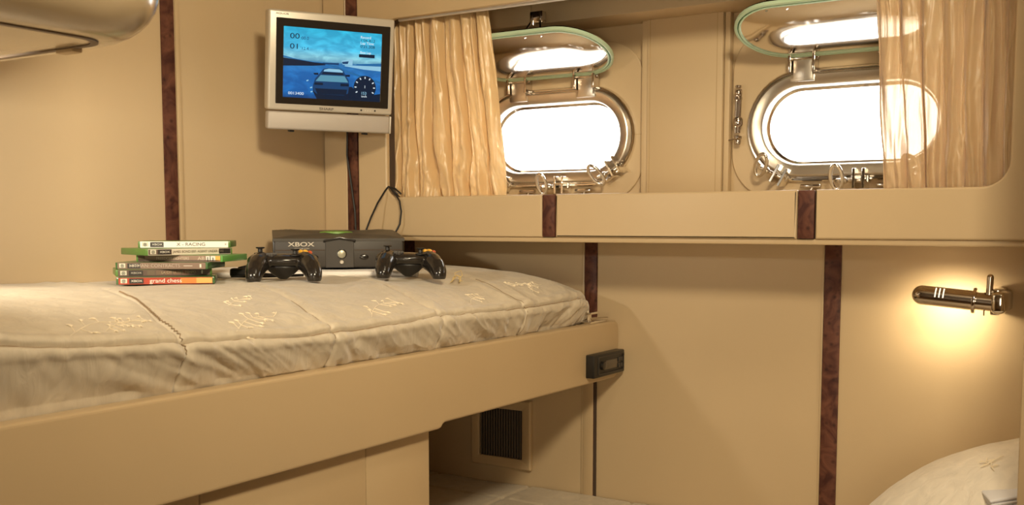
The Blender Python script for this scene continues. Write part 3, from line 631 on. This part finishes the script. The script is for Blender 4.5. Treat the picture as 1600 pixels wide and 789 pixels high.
poly('picture_road', [(.44, .505), (.54, .505), (.62, .56), (1.0, .70), (1.0, .73), (.6, .585)], E_['mid'], .0005)
poly('picture_barrier', [(.62, .49), (1.0, .475), (1.0, .545), (.82, .535), (.62, .505)], E_['lite'])
poly('picture_barrier', [(.74, .462), (1.0, .43), (1.0, .475), (.74, .485)], E_['mid'])
poly('picture_sign', [(.585, .43), (.70, .395), (.70, .485), (.60, .485)], E_['lite'])
poly('picture_sign', [(.59, .445), (.66, .43), (.65, .47), (.60, .475)], E_['navy'], .0009)
poly('picture_sign', [(.395, .475), (.56, .465), (.56, .495), (.40, .50)], E_['navy'])
poly('picture_shadow', [(.30, .80), (.70, .80), (.80, .93), (1.0, .88), (1.0, 1.0), (.34, 1.0), (.30, .90)], E_['dark'], .0007)
car = poly('picture_car', [(.36, .64), (.40, .565), (.45, .548), (.57, .548), (.605, .57), (.635, .64), (.665, .71), (.67, .80), (.66, .90), (.62, .93), (.34, .93), (.305, .89), (.30, .80), (.32, .71)], E_['navy'], .0010)
poly('picture_car', [(.41, .575), (.455, .556), (.565, .556), (.60, .58), (.60, .60), (.405, .60)], E_['lite'], .0012)
poly('picture_car', [(.395, .612), (.60, .608), (.615, .635), (.385, .64)], E_['dark'], .0013)
poly('picture_car', [(.375, .655), (.62, .65), (.66, .74), (.325, .745)], E_['sky'], .0012)
poly('picture_car', [(.315, .765), (.40, .765), (.40, .80), (.312, .80)], E_['dark'], .0013)
poly('picture_car', [(.58, .76), (.668, .76), (.668, .795), (.58, .80)], E_['dark'], .0013)
poly('picture_car', [(.32, .85), (.65, .845), (.64, .925), (.345, .93)], E_['dark'], .0013)
for u in (.33, .655): poly('picture_car', [(u - .03, .63), (u + .02, .625), (u + .02, .655), (u - .02, .655)], E_['dark'], .0013)
cxy = (.835, .80)
poly('picture_dial', [(cxy[0] + .118 * math.cos(a * PI / 20), cxy[1] + .118 * SW / SH * math.sin(a * PI / 20)) for a in range(40)], E_['dark'], .0010)
for q in range(9):
    a = PI * (.84 + q * .165); r1, r2 = .088, .108; c, s = math.cos(a), math.sin(a); qx, qy = -s * .005, c * .005; A_ = SW / SH
    poly('picture_dial_mark', [(cxy[0] + r1 * c - qx, cxy[1] + A_ * (r1 * s - qy)), (cxy[0] + r2 * c - qx, cxy[1] + A_ * (r2 * s - qy)), (cxy[0] + r2 * c + qx, cxy[1] + A_ * (r2 * s + qy)), (cxy[0] + r1 * c + qx, cxy[1] + A_ * (r1 * s + qy))], E_['white'], .0013)
def st(s, size, u, v, m, sx=1.0): x, y = sp2(u, v); text(s, size, scr, m, (x, y, .0014), sx=sx, ext=.0001, name='picture_text')
st('1', .009, .825, .79, E_['white']); st('153', .009, .795, .885, E_['lite']); st('km/h', .0065, .80, .93, E_['white'])
st('00', .016, .06, .13, E_['dark'], 1.4); st('01', .016, .06, .275, E_['dark'], 1.4); st(':00.0', .009, .165, .15, E_['navy'], 1.1); st("'12.4", .009, .165, .295, E_['navy'], 1.1)
st('Record', .0085, .775, .07, E_['white']); st("1'06.412", .0085, .775, .115, E_['dark'], 1.2); st('Lap Time', .0085, .775, .155, E_['white']); st("0'21.308", .0085, .775, .205, E_['dark'], 1.2); st('Best Lap', .0075, .775, .29, E_['white'])
poly('picture_panel', [(.765, .315), (.93, .31), (.93, .36), (.765, .36)], E_['dark'])
st('0013400', .0085, .05, .94, E_['white'], 1.2)
for q in range(5):
    a = -.9 + q * .3; x, y = .16 + .115 * math.cos(a), .90 + .2 * math.sin(a)
    if q in (0, 2, 3): poly('picture_dial_mark', [(x, y), (x + .02, y - .012), (x + .024, y + .004), (x + .004, y + .015)], E_['lite'])

# ================================================================== GAMES CONSOLE
cz = 1.0050; ca = math.radians(45.4)
con = thing('game_console', (-1.52, 1.705, cz), (0, 0, ca), 'black games console on the white cloth in the berth corner', 'games console')
cw, cdp, chh = .140, .2275, .063
def hexa(b, lo, hi, ins=0.0, zf=0.0):
    pass
obj('body', box(B(), (-cw, .010, .0), (cw, cdp, chh), .003), 'black', con)
obj('front_panel', box(B(), (-cw + .004, .0, .003), (cw - .004, .012, chh - .004), .003), 'darkgrey', con)
# lid with crossed ridge, higher at the back
b = B(); n = 28; rows = []
for iy in range(n + 1):
    v_ = iy / n; y = .002 + v_ * (cdp - .004); rows.append([])
    for ix in range(n + 1):
        u_ = ix / n; x = -cw + u_ * 2 * cw; d1 = abs((u_ - .5) * 2) ; d2 = abs((v_ - .5) * 2)
        cross = max(0, 1 - abs(d1 - d2) / .35) * .004; z = chh + .001 + .017 * v_ ** .8 + cross * min(1, 8 * min(v_, 1 - v_, u_, 1 - u_) + .0)
        rows[-1].append(b.verts.new((x, y, z)))
for iy in range(n):
    for ix in range(n): b.faces.new((rows[iy][ix], rows[iy][ix + 1], rows[iy + 1][ix + 1], rows[iy + 1][ix]))
ex = bmesh.ops.extrude_face_region(b, geom=list(b.faces)); bmesh.ops.translate(b, verts=[q for q in ex['geom'] if isinstance(q, bmesh.types.BMVert)], vec=(0, 0, -.006))
obj('lid', b, mat('charcoal_plastic', (.060, .052, .043), .42, bump=.1, bscale=400), con)
b = B(); lathe(b, (0, .115, chh + .0105), (0, 0, 1), [(0, 0), (0, .030), (.004, .029), (.006, .02), (.0065, 0)], 32); bmesh.ops.scale(b, vec=(1.25, .9, 1), verts=b.verts, space=Matrix.Translation((0, -.115, 0)))
obj('lid_jewel', b, mat('green_jewel', (.16, .32, .05), .45), con)
# centre console block with pointed brow
b = B(); out = [(-.030, .0), (.030, .0), (.030, chh - .005), (0, chh + .001), (-.030, chh - .005)]
me = plate(out, [], .010, .001, Matrix(((1, 0, 0, 0), (0, 0, -1, -.003), (0, 1, 0, .002), (0, 0, 0, 1)))); obj('centre_block', me, 'darkgrey', con)
me = plate([(-.034, chh - .006), (0, chh - .0005), (.034, chh - .006), (.034, chh - .002), (0, chh + .0045), (-.034, chh - .002)], [], .010, .001, Matrix(((1, 0, 0, 0), (0, 0, -1, -.006), (0, 1, 0, 0), (0, 0, 0, 1)))); obj('brow', me, 'gloss', con)
def disc(name, x, z, r, m, y=-.003, t=.003):
    b = B(); lathe(b, (x, y, z), (0, -1, 0), [(0, 0), (0, r), (t * .7, r), (t, r * .8), (t, 0)], 24); return obj(name, b, m, con)
disc('eject_button', .004, .031, .0085, mat('worn_silver', (.42, .40, .30), .35, .5)); disc('power_button', .004, .014, .0045, M['steel'])
disc('eject_ring', .004, .031, .0110, 'gloss', y=-.0028, t=.001)
for zz in (.0385,):
    obj('groove', box(B(), (-cw + .005, -.0006, zz), (-.031, .001, zz + .0018)), 'gap', con); obj('groove', box(B(), (.031, -.0006, zz), (cw - .005, .001, zz + .0018)), 'gap', con)
for x in (.052, -.095, -.055, .100):
    b = B(); ellip(b, (x, -.0002, .024), (.010, .002, .006)); obj('controller_port', b, 'gloss', con)
text('XBOX', .0125, con, 'silver', (-.108, -.0012, .0515), (PI / 2, 0, 0), sx=1.55, name='logo', bold=.0002)
text('VIDEO GAME SYSTEM', .0042, con, 'silver', (-.096, -.0012, .0425), (PI / 2, 0, 0), sx=.8, name='lettering')

# white cloth under console
n = 60; U, V = np.meshgrid(np.linspace(0, 1, 120), np.linspace(0, 1, 70), indexing='ij'); lx = -.30 + U * .46; ly = -.078 + V * .29
X = -1.52 + lx * math.cos(ca) - ly * math.sin(ca); Y = 1.705 + lx * math.sin(ca) + ly * math.cos(ca)
X = np.clip(X, -1.822, 9); ed = np.minimum(np.minimum(U, 1 - U) * .45, np.minimum(V, 1 - V) * .27)
Z = 1.0025 + .0008 * fnoise(U * 9, V * 7, 90, 2) - .003 * np.exp(-ed / .004)
cl = obj('cloth', grid_mesh('cloth', np.stack([X, Y, Z], -1)), 'white', world=True); sm = cl.modifiers.new('thickness', 'SOLIDIFY'); sm.thickness = .0115; sm.offset = -1
tag(cl, 'white folded cloth spread beneath the games console', 'cloth')

# ================================================================== CONTROLLERS
def controller_body():
    b = B()
    ellip(b, (0, .012, .040), (.050, .028, .014)); ellip(b, (0, .030, .040), (.058, .020, .014)); ellip(b, (-.042, .018, .038), (.030, .028, .019)); ellip(b, (.042, .018, .038), (.030, .028, .019))
    for s in (-1, 1):
        pts = [(s * .044, .012, .038), (s * .050, -.008, .0325), (s * .055, -.024, .025), (s * .058, -.036, .016), (s * .059, -.043, .009)]; rr = [.021, .0218, .0208, .019, .0165]
        for a, c, r0, r1 in zip(pts, pts[1:], rr, rr[1:]):
            for q in range(5):
                t = q / 5; p = Vector(a).lerp(Vector(c), t); rq = r0 + (r1 - r0) * t; ellip(b, p, (rq * .93, rq, rq), None, 16, 10)
        ellip(b, pts[-1], (rr[-1] * .95,) * 3, None, 16, 10)
    me = bpy.data.meshes.new('shell'); b.to_mesh(me); b.free(); o = bpy.data.objects.new('tmp', me); COL.objects.link(o)
    r = o.modifiers.new('r', 'REMESH'); r.mode = 'VOXEL'; r.voxel_size = .0017
    s_ = o.modifiers.new('s', 'SMOOTH'); s_.factor = .5; s_.iterations = 9
    dg = bpy.context.evaluated_depsgraph_get(); out = bpy.data.meshes.new_from_object(o.evaluated_get(dg)); bpy.data.objects.remove(o)
    for v_ in out.vertices: v_.co.z = max(v_.co.z, .0004)
    finish(out, 180); return out
def make_controller(loc, rz, sc, label, tilt=0):
    t = thing('game_controller', loc, (0, tilt, rz), label, 'game controller', 'game controllers on the upper berth'); t.scale = (sc,) * 3
    obj('shell', controller_body(), 'gloss', t)
    b = B(); lathe(b, (0, .018, .002), (0, 0, 1), [(0, 0), (0, .007), (.002, .010), (.012, .024), (.024, .036), (.030, .032), (.030, 0)], 32); bmesh.ops.scale(b, vec=(1, .65, 1), verts=b.verts, space=Matrix.Translation((0, -.018, 0))); obj('battery_pack', b, 'black', t)
    for x, y in ((-.045, .024), (.024, .004)):
        b = B(); lathe(b, (x, y, .0535 if x < 0 else .050), (0, 0, 1), [(0, 0), (0, .0125), (.002, .0125), (.0028, .009), (.004, .005), (.0105, .0045), (.0115, .0085), (.0135, .0092), (.0142, .008), (.0136, .0)], 24); obj('thumbstick', b, 'black', t)
    b = B(); box(b, (-.029, -.002, .048), (-.017, .010, .0555), .001); box(b, (-.034, .0015, .048), (-.012, .0065, .0565), .001); box(b, (-.0255, -.007, .048), (-.0205, .015, .0565), .001); obj('direction_pad', b, 'darkgrey', t)
    for (x, y, c) in ((.045, .014, (.75, .62, .10)) , (.054, .022, (.55, .07, .04)), (.036, .022, (.05, .10, .40)), (.045, .031, (.85, .52, .05))):
        cc = {(.045, .014): (.80, .42, .04), (.054, .022): (.60, .10, .03), (.036, .022): (.85, .46, .05), (.045, .031): (.85, .55, .08)}[(x, y)]
        b = B(); ellip(b, (x, y, .0575 if x < .05 else .0555), (.0055, .0055, .0045), None, 16, 10); obj('face_button', b, mat('button_colour', cc, .15, coat=.6), t)
    b = B(); lathe(b, (0, .026, .048), (0, 0, 1), [(0, 0), (0, .0095), (.0025, .0088), (.0038, .005), (.004, 0)], 24); obj('guide_button', b, 'silver', t)
    for x in (-.015, .015): b = B(); ellip(b, (x, .026, .0505), (.0038, .0022, .0015), None, 12, 8); obj('menu_button', b, 'darkgrey', t)
    for s in (-1, 1):
        b = B(); box(b, (s * .045 - .019, .038, .034), (s * .045 + .019, .052, .045), .004, 3); obj('bumper', b, 'black', t)
        b = B(); ellip(b, (s * .046, .050, .026), (.011, .012, .012), None, 16, 10); obj('trigger', b, 'black', t)
    return t
make_controller((-1.4235, 1.439, SURF(-1.4235, 1.439, .06) - .001), math.radians(46), .93, 'black game controller next to the stack of game cases')
make_controller((-1.323, 1.693, SURF(-1.323, 1.693, .06) - .001), math.radians(44), .95, 'black game controller in front of the right side of the console', math.radians(1.5))
# cream wire tie beside the right controller
b = B(); tube(b, [(-1.262, 1.752, .990), (-1.256, 1.762, 1.000), (-1.262, 1.768, 1.009), (-1.252, 1.776, 1.014), (-1.247, 1.774, 1.004), (-1.252, 1.766, .998), (-1.243, 1.768, .992)], .0009, 6); tube(b, [(-1.262, 1.758, .992), (-1.266, 1.768, .999), (-1.258, 1.770, 1.004), (-1.250, 1.772, 1.000), (-1.246, 1.762, .991)], .0016, 6)
bmesh.ops.translate(b, verts=b.verts, vec=(0, 0, SURF(-1.255, 1.765, .01) - .9905))
tag(obj('wire_tie', b, mat('gold_cream_wire', (.66, .50, .24), .4), world=True), 'thin cream wire tie beside the right game controller', 'wire')

# ================================================================== GAME CASES
GREEN = mat('green_case', (.095, .21, .04), .35, coat=.1); GREEN2 = mat('bright_green_case', (.11, .32, .06), .35, coat=.3); GREEN3 = mat('dark_green_case', (.05, .13, .04), .3, coat=.3)
colm = {}
def cm(c, r=.4):
    if c not in colm: colm[c] = mat('cover_print', c, r)
    return colm[c]
CL, CW, CT = .167, .119, .0122
CASEZ = SURF(-1.60, 1.34, .07) + .0003
def make_case(i, x, y, ang, lab, spine, green, tag_, ttl, tcol, extra):
    z = CASEZ + i * (CT + .0002)
    t = thing('game_case', (x, y, z), (0, 0, math.radians(ang)), lab, 'game case', 'stacked game cases on the upper berth')
    L2, W2 = CL / 2, CW / 2
    obj('case', box(B(), (-L2, -W2, 0), (L2, W2, CT), .0012), green, t)
    obj('paper_cover', box(B(), (-L2 + .004, -W2 - .0006, .0004), (L2 - .004, -W2 + .001, CT - .0003)), cm(spine), t)
    R = (PI / 2, 0, 0); yy = -W2 - .0008
    if tag_:
        obj('spine_badge', box(B(), (-L2 + .022, yy - .0002, .0016), (-L2 + .046, yy + .0003, CT - .0016)), cm((.035, .028, .024)), t)
        obj('spine_badge', box(B(), (-L2 + .0075, yy - .0003, .0026), (-L2 + .0185, yy + .0003, CT - .0018)), cm((.62, .60, .48)), t)
        b = B(); pts = [(-L2 + .013 + .0026 * math.cos(a * PI / 8), yy - .0004, CT / 2 + .0026 * math.sin(a * PI / 8)) for a in range(16)]; tube(b, pts, .0004, 5, close=True)
        tube(b, [(-L2 + .0113, yy - .0004, CT / 2 - .0017), (-L2 + .0147, yy - .0004, CT / 2 + .0017)], .0004, 5); tube(b, [(-L2 + .0113, yy - .0004, CT / 2 + .0017), (-L2 + .0147, yy - .0004, CT / 2 - .0017)], .0004, 5)
        obj('spine_emblem', b, 'darkgrey', t)
        text('XBOX', .0052, t, 'paperwhite' if tag_ == 1 else 'silver', (-L2 + .025, yy - .0004, CT / 2), R, sx=1.3, ext=.0001)
    if ttl:
        for s, px_, size, al, sx_ in ttl: text(s, size, t, cm(tcol), (px_, yy - .0003, CT / 2), R, al, .0001, sx=sx_)
    for (x0, x1, z0, z1, c) in extra: obj('cover_print', box(B(), (x0, yy - .0001, z0), (x1, yy + .0004, z1)), cm(c), t)
    return t
brn = (.23, .15, .105); drk = (.13, .085, .065)
make_case(0, -1.557, 1.282, 45.9, 'red and orange spined game case, bottom of the stack', (.40, .055, .028), GREEN3, 1, [('grand chess', .0, .0105, 'CENTER', 1.1)], (.85, .80, .70), [(.025, .052, .0014, CT - .0014, (.62, .22, .05)), (.052, .079, .0014, CT - .0014, (.66, .42, .12))])
make_case(1, -1.602, 1.304, 55.4, 'dark brown spined game case with a row of small pictures, second from the bottom', drk, GREEN, 2, [('LA CITTA NEL TEMPO', -.006, .0062, 'LEFT', 1.0)], (.48, .38, .24), [(-.030 + q * .0150, -.0175 + q * .0150, .0022, CT - .0022, (.16 + .02 * q, .115, .075)) for q in range(5)] + [(.064, .0665, .003, CT - .003, (.7, .65, .55))])
make_case(2, -1.586, 1.314, 32.9, 'brown spined game case with a white arrow, third from the bottom', brn, GREEN3, 2, [('HITMAN: CONTRACTS', -.012, .0085, 'CENTER', 1.05)], (.45, .37, .30), [(.040, .056, CT / 2 - .0005, CT / 2 + .0005, (.7, .64, .55)), (.069, .072, .003, CT - .003, (.75, .7, .6))])
make_case(3, -1.573, 1.353, 25.0, 'brown game case with black and white stripes at its right end, above the arrow case', (.30, .20, .14), GREEN2, 0, [('FREEDOM FIGHTERS', -.012, .0070, 'CENTER', 1.0), ('AB', .036, .0085, 'LEFT', 1.3)], (.62, .52, .40), [(-.079, -.066, .002, CT - .002, (.10, .06, .03)), (-.079, .079, .0013, .0035, drk), (.052, .070, .0014, CT - .0014, (.72, .68, .60)), (.0545, .0562, .0010, CT - .003, (.02, .016, .014)), (.0595, .0608, .003, CT - .0010, (.02, .016, .014)), (.0645, .0665, .0012, CT - .004, (.02, .016, .014)), (.070, .079, .0014, CT - .0014, (.75, .42, .08))])
make_case(4, -1.596, 1.335, 73.4, 'grey and black spined game case with green end sticking out left, second from the top', (.66, .59, .47), GREEN, 1, [('JAMES BOND 007: AGENT UNDER FIRE', -.034, .0063, 'LEFT', .92)], (.16, .12, .09), [(-.079, -.036, .0013, CT - .0013, drk), (.056, .079, .0013, CT - .0013, (.02, .016, .014))])
make_case(5, -1.614, 1.379, 41.9, 'white spined game case, top of the stack', (.90, .86, .78), GREEN, 1, [('X - RACING', .012, .0085, 'CENTER', 1.15), ('X', .073, .005, 'LEFT', 1.0)], (.12, .10, .08), [])
# black plug and lead behind the stack
b = B(); R = Matrix.Translation((-1.555, 1.475, 0)) @ Matrix.Rotation(math.radians(30), 4, 'Z')
box(b, (-.035, -.012, .9955), (.010, .012, 1.013), .005, 3, R); box(b, (.008, -.008, .998), (.026, .008, 1.008), .003, 3, R)
tube(b, [R @ Vector(p) for p in ((.024, 0, 1.002), (.05, .006, .999), (.080, .018, .9975), (.10, .04, .9975))], .0028, 8)
tube(b, [R @ Vector(p) for p in ((-.03, -.014, .9975), (.0, -.022, .9975), (.03, -.018, .9975), (.06, -.004, .9975), (.085, .004, .998))], .0025, 8)
tube(b, [R @ Vector(p) for p in ((-.02, .0, 1.012), (-.005, .004, 1.016), (.012, .003, 1.013), (.02, .001, 1.006))], .003, 8)
tag(obj('plug_lead', b, 'cable', world=True), 'black plug and lead lying behind the game case stack', 'cable')
# cables from console over the sill
b = B()
tube(b, [(-1.640, 1.915, 1.02), (-1.632, 1.925, 1.085), (-1.628, 1.938, 1.115), (-1.625, 1.960, 1.150), (-1.622, 1.985, 1.180), (-1.6195, 1.994, 1.190), (-1.612, 2.010, 1.186), (-1.60, 2.02, 1.172)], .0022, 8)
tube(b, [(-1.600, 1.955, 1.02), (-1.585, 1.968, 1.07), (-1.572, 1.978, 1.10), (-1.573, 1.985, 1.130), (-1.582, 1.990, 1.155), (-1.600, 1.993, 1.176), (-1.618, 1.996, 1.189), (-1.622, 2.010, 1.184), (-1.61, 2.02, 1.172)], .0022, 8)
tag(obj('console_cable', b, 'cable', world=True), 'pair of thin black cables rising behind the console to the window sill', 'cable')
b = B(); tube(b, [(-1.72, 1.93, 1.36), (-1.742, 1.988, 1.33), (-1.748, 1.993, 1.27), (-1.735, 1.992, 1.20), (-1.722, 1.990, 1.13), (-1.715, 1.985, 1.06), (-1.70, 1.96, 1.01)], .0025, 8)
tag(obj('television_cable', b, 'cable', world=True), 'black cable running down from the television along the dark wood strip', 'cable')

# ================================================================== READING LAMP
lp = thing('reading_lamp', (-.29, 2.197, .955), (0, 0, 0), 'chrome tubular reading lamp lit on the wall above the ivory pillow', 'wall lamp')
A = Vector((-.318, 2.105, .958)); T_ = Vector((-.425, 2.098, .967)); ax = (T_ - A).normalized()
zz = Vector((0, 0, 1)); zz = (zz - ax * zz.dot(ax)).normalized(); yy = zz.cross(ax)      # yy ~ towards -Y or +Y
if yy.y > 0: yy = -yy
def half_tube(b, r, l0, l1, a0, a1, n=20, nl=10, t=.0012):
    rows = []
    for k_ in range(nl + 1 + 8):
        if k_ <= nl: d = l0 + (l1 - l0) * k_ / nl; rr = r
        else: q = (k_ - nl) / 8 * PI / 2; d = l1 + r * math.sin(q); rr = max(r * math.cos(q), .0004)
        for sgn in (1,):
            rows.append([(A + ax * d + (yy * math.cos(a0 + (a1 - a0) * j / n) + zz * math.sin(a0 + (a1 - a0) * j / n)) * rr, A + ax * d + (yy * math.cos(a0 + (a1 - a0) * j / n) + zz * math.sin(a0 + (a1 - a0) * j / n)) * max(rr - t, .0002)) for j in range(n + 1)])
    V1 = [[b.verts.new(p[0]) for p in r_] for r_ in rows]; V2 = [[b.verts.new(p[1]) for p in r_] for r_ in rows]
    for i_ in range(len(rows) - 1):
        for j in range(n):
            b.faces.new((V1[i_][j], V1[i_][j + 1], V1[i_ + 1][j + 1], V1[i_ + 1][j])); b.faces.new((V2[i_][j], V2[i_ + 1][j], V2[i_ + 1][j + 1], V2[i_][j + 1]))
        for j in (0, n): b.faces.new((V1[i_][j], V1[i_ + 1][j], V2[i_ + 1][j], V2[i_][j]))
    for j in range(n): b.faces.new((V1[0][j], V2[0][j], V2[0][j + 1], V1[0][j + 1]))
    return b
b = half_tube(B(), .0185, -.002, .0905, math.radians(-112), math.radians(112)); obj('shade', b, 'nickel', lp, True)
b = B()
for d in (.052, .059, .066):
    pts = [A + ax * d + (yy * math.cos(a) + zz * math.sin(a)) * .0188 for a in [math.radians(q) for q in range(0, 66, 6)]]; tube(b, pts, .0013, 6)
obj('light_slot', b, emis('slot_glow', (1, .85, .6), 1.6), lp, True)
b = B(); lathe(b, A - ax * .001, ax, [(-.003, 0), (-.003, .0235), (0, .0245), (.003, .0235), (.003, 0)], 32); lathe(b, A - ax * .002, -ax, [(0, 0), (0, .0165), (.034, .0165), (.040, .0165), (.041, 0)], 28); obj('socket', b, 'nickel', lp, True)
b = B(); tube(b, [A - ax * .026 + Vector((0, 0, .012)), A - ax * .027 + Vector((0, 0, .046))], .0062, 14); ellip(b, A - ax * .027 + Vector((0, 0, .046)), (.0062, .0062, .0062), None, 14, 8); lathe(b, A - ax * .026 + Vector((0, 0, .014)), (0, 0, 1), [(0, 0), (0, .009), (.004, .009), (.005, 0)], 16); obj('switch', b, 'nickel', lp, True)
b = B(); tube(b, [A - ax * .018 - Vector((0, 0, .010)), A - ax * .018 - Vector((0, 0, .026))], .0014, 8); obj('swivel_pin', b, 'nickel', lp, True)
b = B(); box(b, (-.286, 2.084, .936), (-.262, 2.1985, .976), .007, 3); box(b, (-.290, 2.10, .932), (-.272, 2.1985, .980), .004, 2); obj('wall_mount', b, 'chrome', lp, True)
b = B(); tube(b, [A + ax * .012, A + ax * .07], .007, 12); ellip(b, A + ax * .074, (.009, .009, .009), None, 14, 8); bulb = obj('bulb', b, emis('bulb_glow', (1, .78, .46), 6.0), lp, True)
ll = bpy.data.lights.new('bulb_light', 'AREA'); ll.shape = 'RECTANGLE'; ll.size = .09; ll.size_y = .02; ll.energy = 0.42; ll.spread = math.radians(150); ll.color = (1, .80, .50); lo = bpy.data.objects.new('bulb_light', ll); COL.objects.link(lo)
lo.parent = lp; pL = A + ax * .05 - yy * .009 - Vector((0, 0, .004)); lo.location = pL - Vector(lp.location); lo.rotation_euler = (PI / 2 + math.radians(-38), 0, 0)
